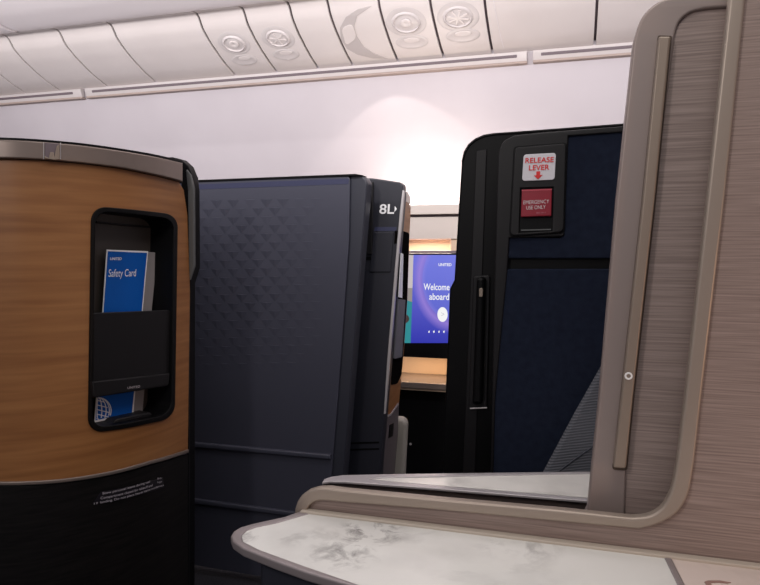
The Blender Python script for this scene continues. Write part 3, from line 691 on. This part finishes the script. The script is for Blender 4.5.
# ================================================================== tables
TZ = 0.76
tz = topZ(TZ)
FT = thing('side_table', tz.P(*tz.uv(480, 480), -0.05), 'far marble topped side table beyond the low veneer wall', 'table')
outer = [(322, 482.5), (324, 479), (331, 476.6), (343, 474.9), (385, 474), (440, 473.2), (600, 471.2), (690, 476), (700, 508), (586, 500.5), (440, 488.6), (345, 481.3), (330, 481)]
inner = [(366, 478.6), (385, 477.3), (440, 476.2), (600, 472.9), (688, 478), (696, 505), (586, 497.5), (440, 485.4), (400, 482)]
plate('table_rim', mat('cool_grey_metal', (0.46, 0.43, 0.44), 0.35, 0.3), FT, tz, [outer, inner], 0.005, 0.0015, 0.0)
plate('rim_skirt', mat('dark_brown_metal', (0.085, 0.066, 0.06), 0.45), FT, tz, [[(p[0]+(1 if p[0] < 330 else 0), p[1]) for p in outer], inner], 0.03, 0.002, -0.0055)  # dark brown skirt below the grey rim
plate('marble_top', marble_m, FT, tz, [inner], 0.02, 0, -0.002)
rimf = [(322, 482.5), (330, 480.2), (345, 480.8), (440, 488.2), (586, 500.1), (700, 508), (700, 516), (586, 507), (440, 494), (345, 487), (326, 490)]
ubase = plate('table_support', mauve_m, FT, tz, [[(380, 481), (440, 480), (560, 478), (560, 490), (440, 485)]], 0.50, 0.01, -0.036)

NT = thing('side_table', tz.P(*tz.uv(450, 560), -0.05), 'near marble topped tray table with a rounded metal rim at the bottom', 'table')
u_bl, v_bl = tz.uv(297, 515.5)
def nuv(pts): return [tz.uv(*p) for p in pts]
def backp(px):  # point on the wall line Y=0.996 below pixel column px
    f = wallY(0.994); u = f.uv(px, 550)[0]; return (u, 0.994)
rim_l = nuv([(297, 515), (284, 516.5), (253, 523.2), (240, 527), (233.5, 531), (230.8, 535.5), (233, 541), (243, 548), (275, 560.8), (306, 571.8), (344, 583.2), (430, 612)])
rim_pts = [(0.62, 0.994)]+[(rim_l[0][0], 0.994)]+rim_l[1:]+[(0.14, 0.52), (0.62, 0.52)]
mar = nuv([(304, 518.5), (275, 523.2), (256, 527), (247, 530.3), (241.8, 535), (243.2, 541), (259, 549), (306, 566), (357, 583.4), (430, 607)])
gx = tz.uv(655, 556.5)[0]
g0 = tz.uv(664, 556.5); g1 = tz.uv(684, 598)
def gline(y, off): 
    t = (y-g0[1])/(g1[1]-g0[1]); return g0[0]+(g1[0]-g0[0])*t+off
mar_pts = [(gline(0.984, 0), 0.984), (mar[0][0], 0.984)]+mar[1:]+[(0.16, 0.54), (gline(0.54, 0), 0.54)]
st_pts = [(0.61, 0.984), (gline(0.984, 0.010), 0.984), (gline(0.54, 0.010), 0.54), (0.61, 0.54)]
plate_uv('table_rim', mat('mauve_grey_rim', (0.30, 0.265, 0.265), 0.4, 0.3), NT, tz, [rim_pts, mar_pts, st_pts], 0.014, 0.003, 0.0)
nl = NT.location
def spt(px, py): u, v = tz.uv(px, py); return u-nl.x, v-nl.y
near_marble = marble('veined_marble', (0.78, 0.78, 0.74), (0.12, 0.11, 0.11), 3.7, 0.7, 0.22, [(*spt(372, 530), 0.08, 2.2), (*spt(345, 552), 0.08, 1.6), (*spt(500, 545), 0.07, 0.7)])
plate_uv('marble_top', near_marble, NT, tz, [mar_pts], 0.014, 0, -0.0012)
plate_uv('stone_inlay', marble2_m, NT, tz, [st_pts], 0.014, 0, -0.0012)
plate_uv('back_strip', mat('sand_strip', (0.50, 0.44, 0.37), 0.5), NT, tz, [[(0.62, 0.9985), (u_bl, 0.9985), (u_bl, 0.984), (0.62, 0.984)]], 0.006, 0.002, 0.003)
plate('inlay_mark', mat('rose_print', (0.33, 0.20, 0.17), 0.4), NT, tz, [[(704.5, 581.6), (708, 580.4), (720, 580.3), (731, 582.3), (727, 582.8), (718, 582), (711, 582.2), (712.5, 590), (709.5, 590), (706, 584)]], 0.001, 0, 0.0)
plate_uv('table_support', bluedge_m, NT, tz, [[(*tz.uv(256, 541), .02), (*tz.uv(300, 561), .02), (*tz.uv(420, 598), .02), (0.6, 0.60, .02), (0.6, 0.985, .01), (*tz.uv(285, 521), .02)]], 0.60, 0.01, -0.016)

# ================================================================== low veneer wall with the door track opening
nw = wallY(1.00)
PT = thing('veneer_partition', (0.5, 1.0, 0.0), 'grey brown veneer partition with a wide champagne metal trim around its opening', 'partition')
bi = [(736.5, -60), (729.3, 0), (707.3, 200), (685, 400), (677, 463), (671, 497, 16), (655, 516.5, 16), (632, 518.2), (560, 510.6), (440, 499.8), (343, 490.3), (328, 488.2), (317, 488.6), (308, 491.2), (301, 496), (297, 502), (294.6, 509), (293.8, 517)]
bo = [(305, 517), (306, 511.5), (308.6, 506.5), (313, 502.8), (319, 501), (328, 501.2), (343, 502.8), (440, 510.6), (560, 522.2), (639, 529.4), (664, 524, 14), (687.5, 505, 18), (694.5, 463), (701.5, 400), (725, 200), (745.5, 0), (752.5, -60)]
plate('trim_band', trim_m, PT, nw, [bi+bo], 0.018, 0.004, 0.010)
ven = [(748.5, -60), (742, 0), (721.5, 200), (698, 400), (691, 463), (684.5, 503, 14), (662, 522, 12), (639, 526.8), (560, 519.4), (440, 507.8), (343, 500), (318, 497.5), (305, 505), (303, 640), (1010, 740), (1040, -60)]
plate('veneer_panel', veneer_m, PT, nw, [ven], 0.03, 0.001, 0.0)

# ================================================================== sliding door panel with its bar handle
dw = wallY(1.045)
SD = thing('sliding_door', (0.5, 1.045, 0.7), 'tall sliding door with taupe metal rim, veneer inset and slim vertical bar handle', 'door')
ro_ = [(587.2, 512), (599, 400), (616.4, 200), (630.5, 70), (633.5, 40, 5), (640.5, 17.5, 8), (653, 4, 8), (668, -3, 6), (760, -12), (860, -16), (900, 545), (583, 520)]
ri_ = [(625, 512), (626.5, 470), (654, 200), (672, 60), (675, 34, 5), (679.5, 20, 6), (690, 12, 5), (705, 8.5, 5), (760, 5), (840, 1), (870, 540), (622, 522)]
plate('door_rim', rim_m, SD, dw, [ro_, ri_], 0.035, 0.004)
plate('veneer_inset', veneer_m, SD, dw, [[(615, 530), (645, 200), (664, 20), (685, 4), (850, -6), (880, 545)]], 0.02, 0.001, -0.006)
hb = plate('bar_handle', gold_m, SD, dw, [[(658.8, 36, 2), (671, 36, 2), (654.8, 200), (632.8, 400), (626, 469, 2.5), (613.2, 468, 2.5), (621, 400), (642.8, 200)]], 0.022, 0.003, 0.018)
plate('handle_gasket', mat('dark_bronze', (0.06, 0.035, 0.02), 0.5), SD, dw, [[(658, 35, 2), (672.2, 35.5, 2), (656.2, 200), (634.2, 400), (627.2, 471, 3), (612.2, 470, 3), (620, 400), (641.8, 200)]], 0.008, 0.001, 0.004)
link('ring_mark', lathe_on(dw, 628.6, 376, [(0.0058, 0.0185), (0.0054, 0.0192), (0.0034, 0.0192), (0.003, 0.0185)], 1, 1), white_m, hb, None)
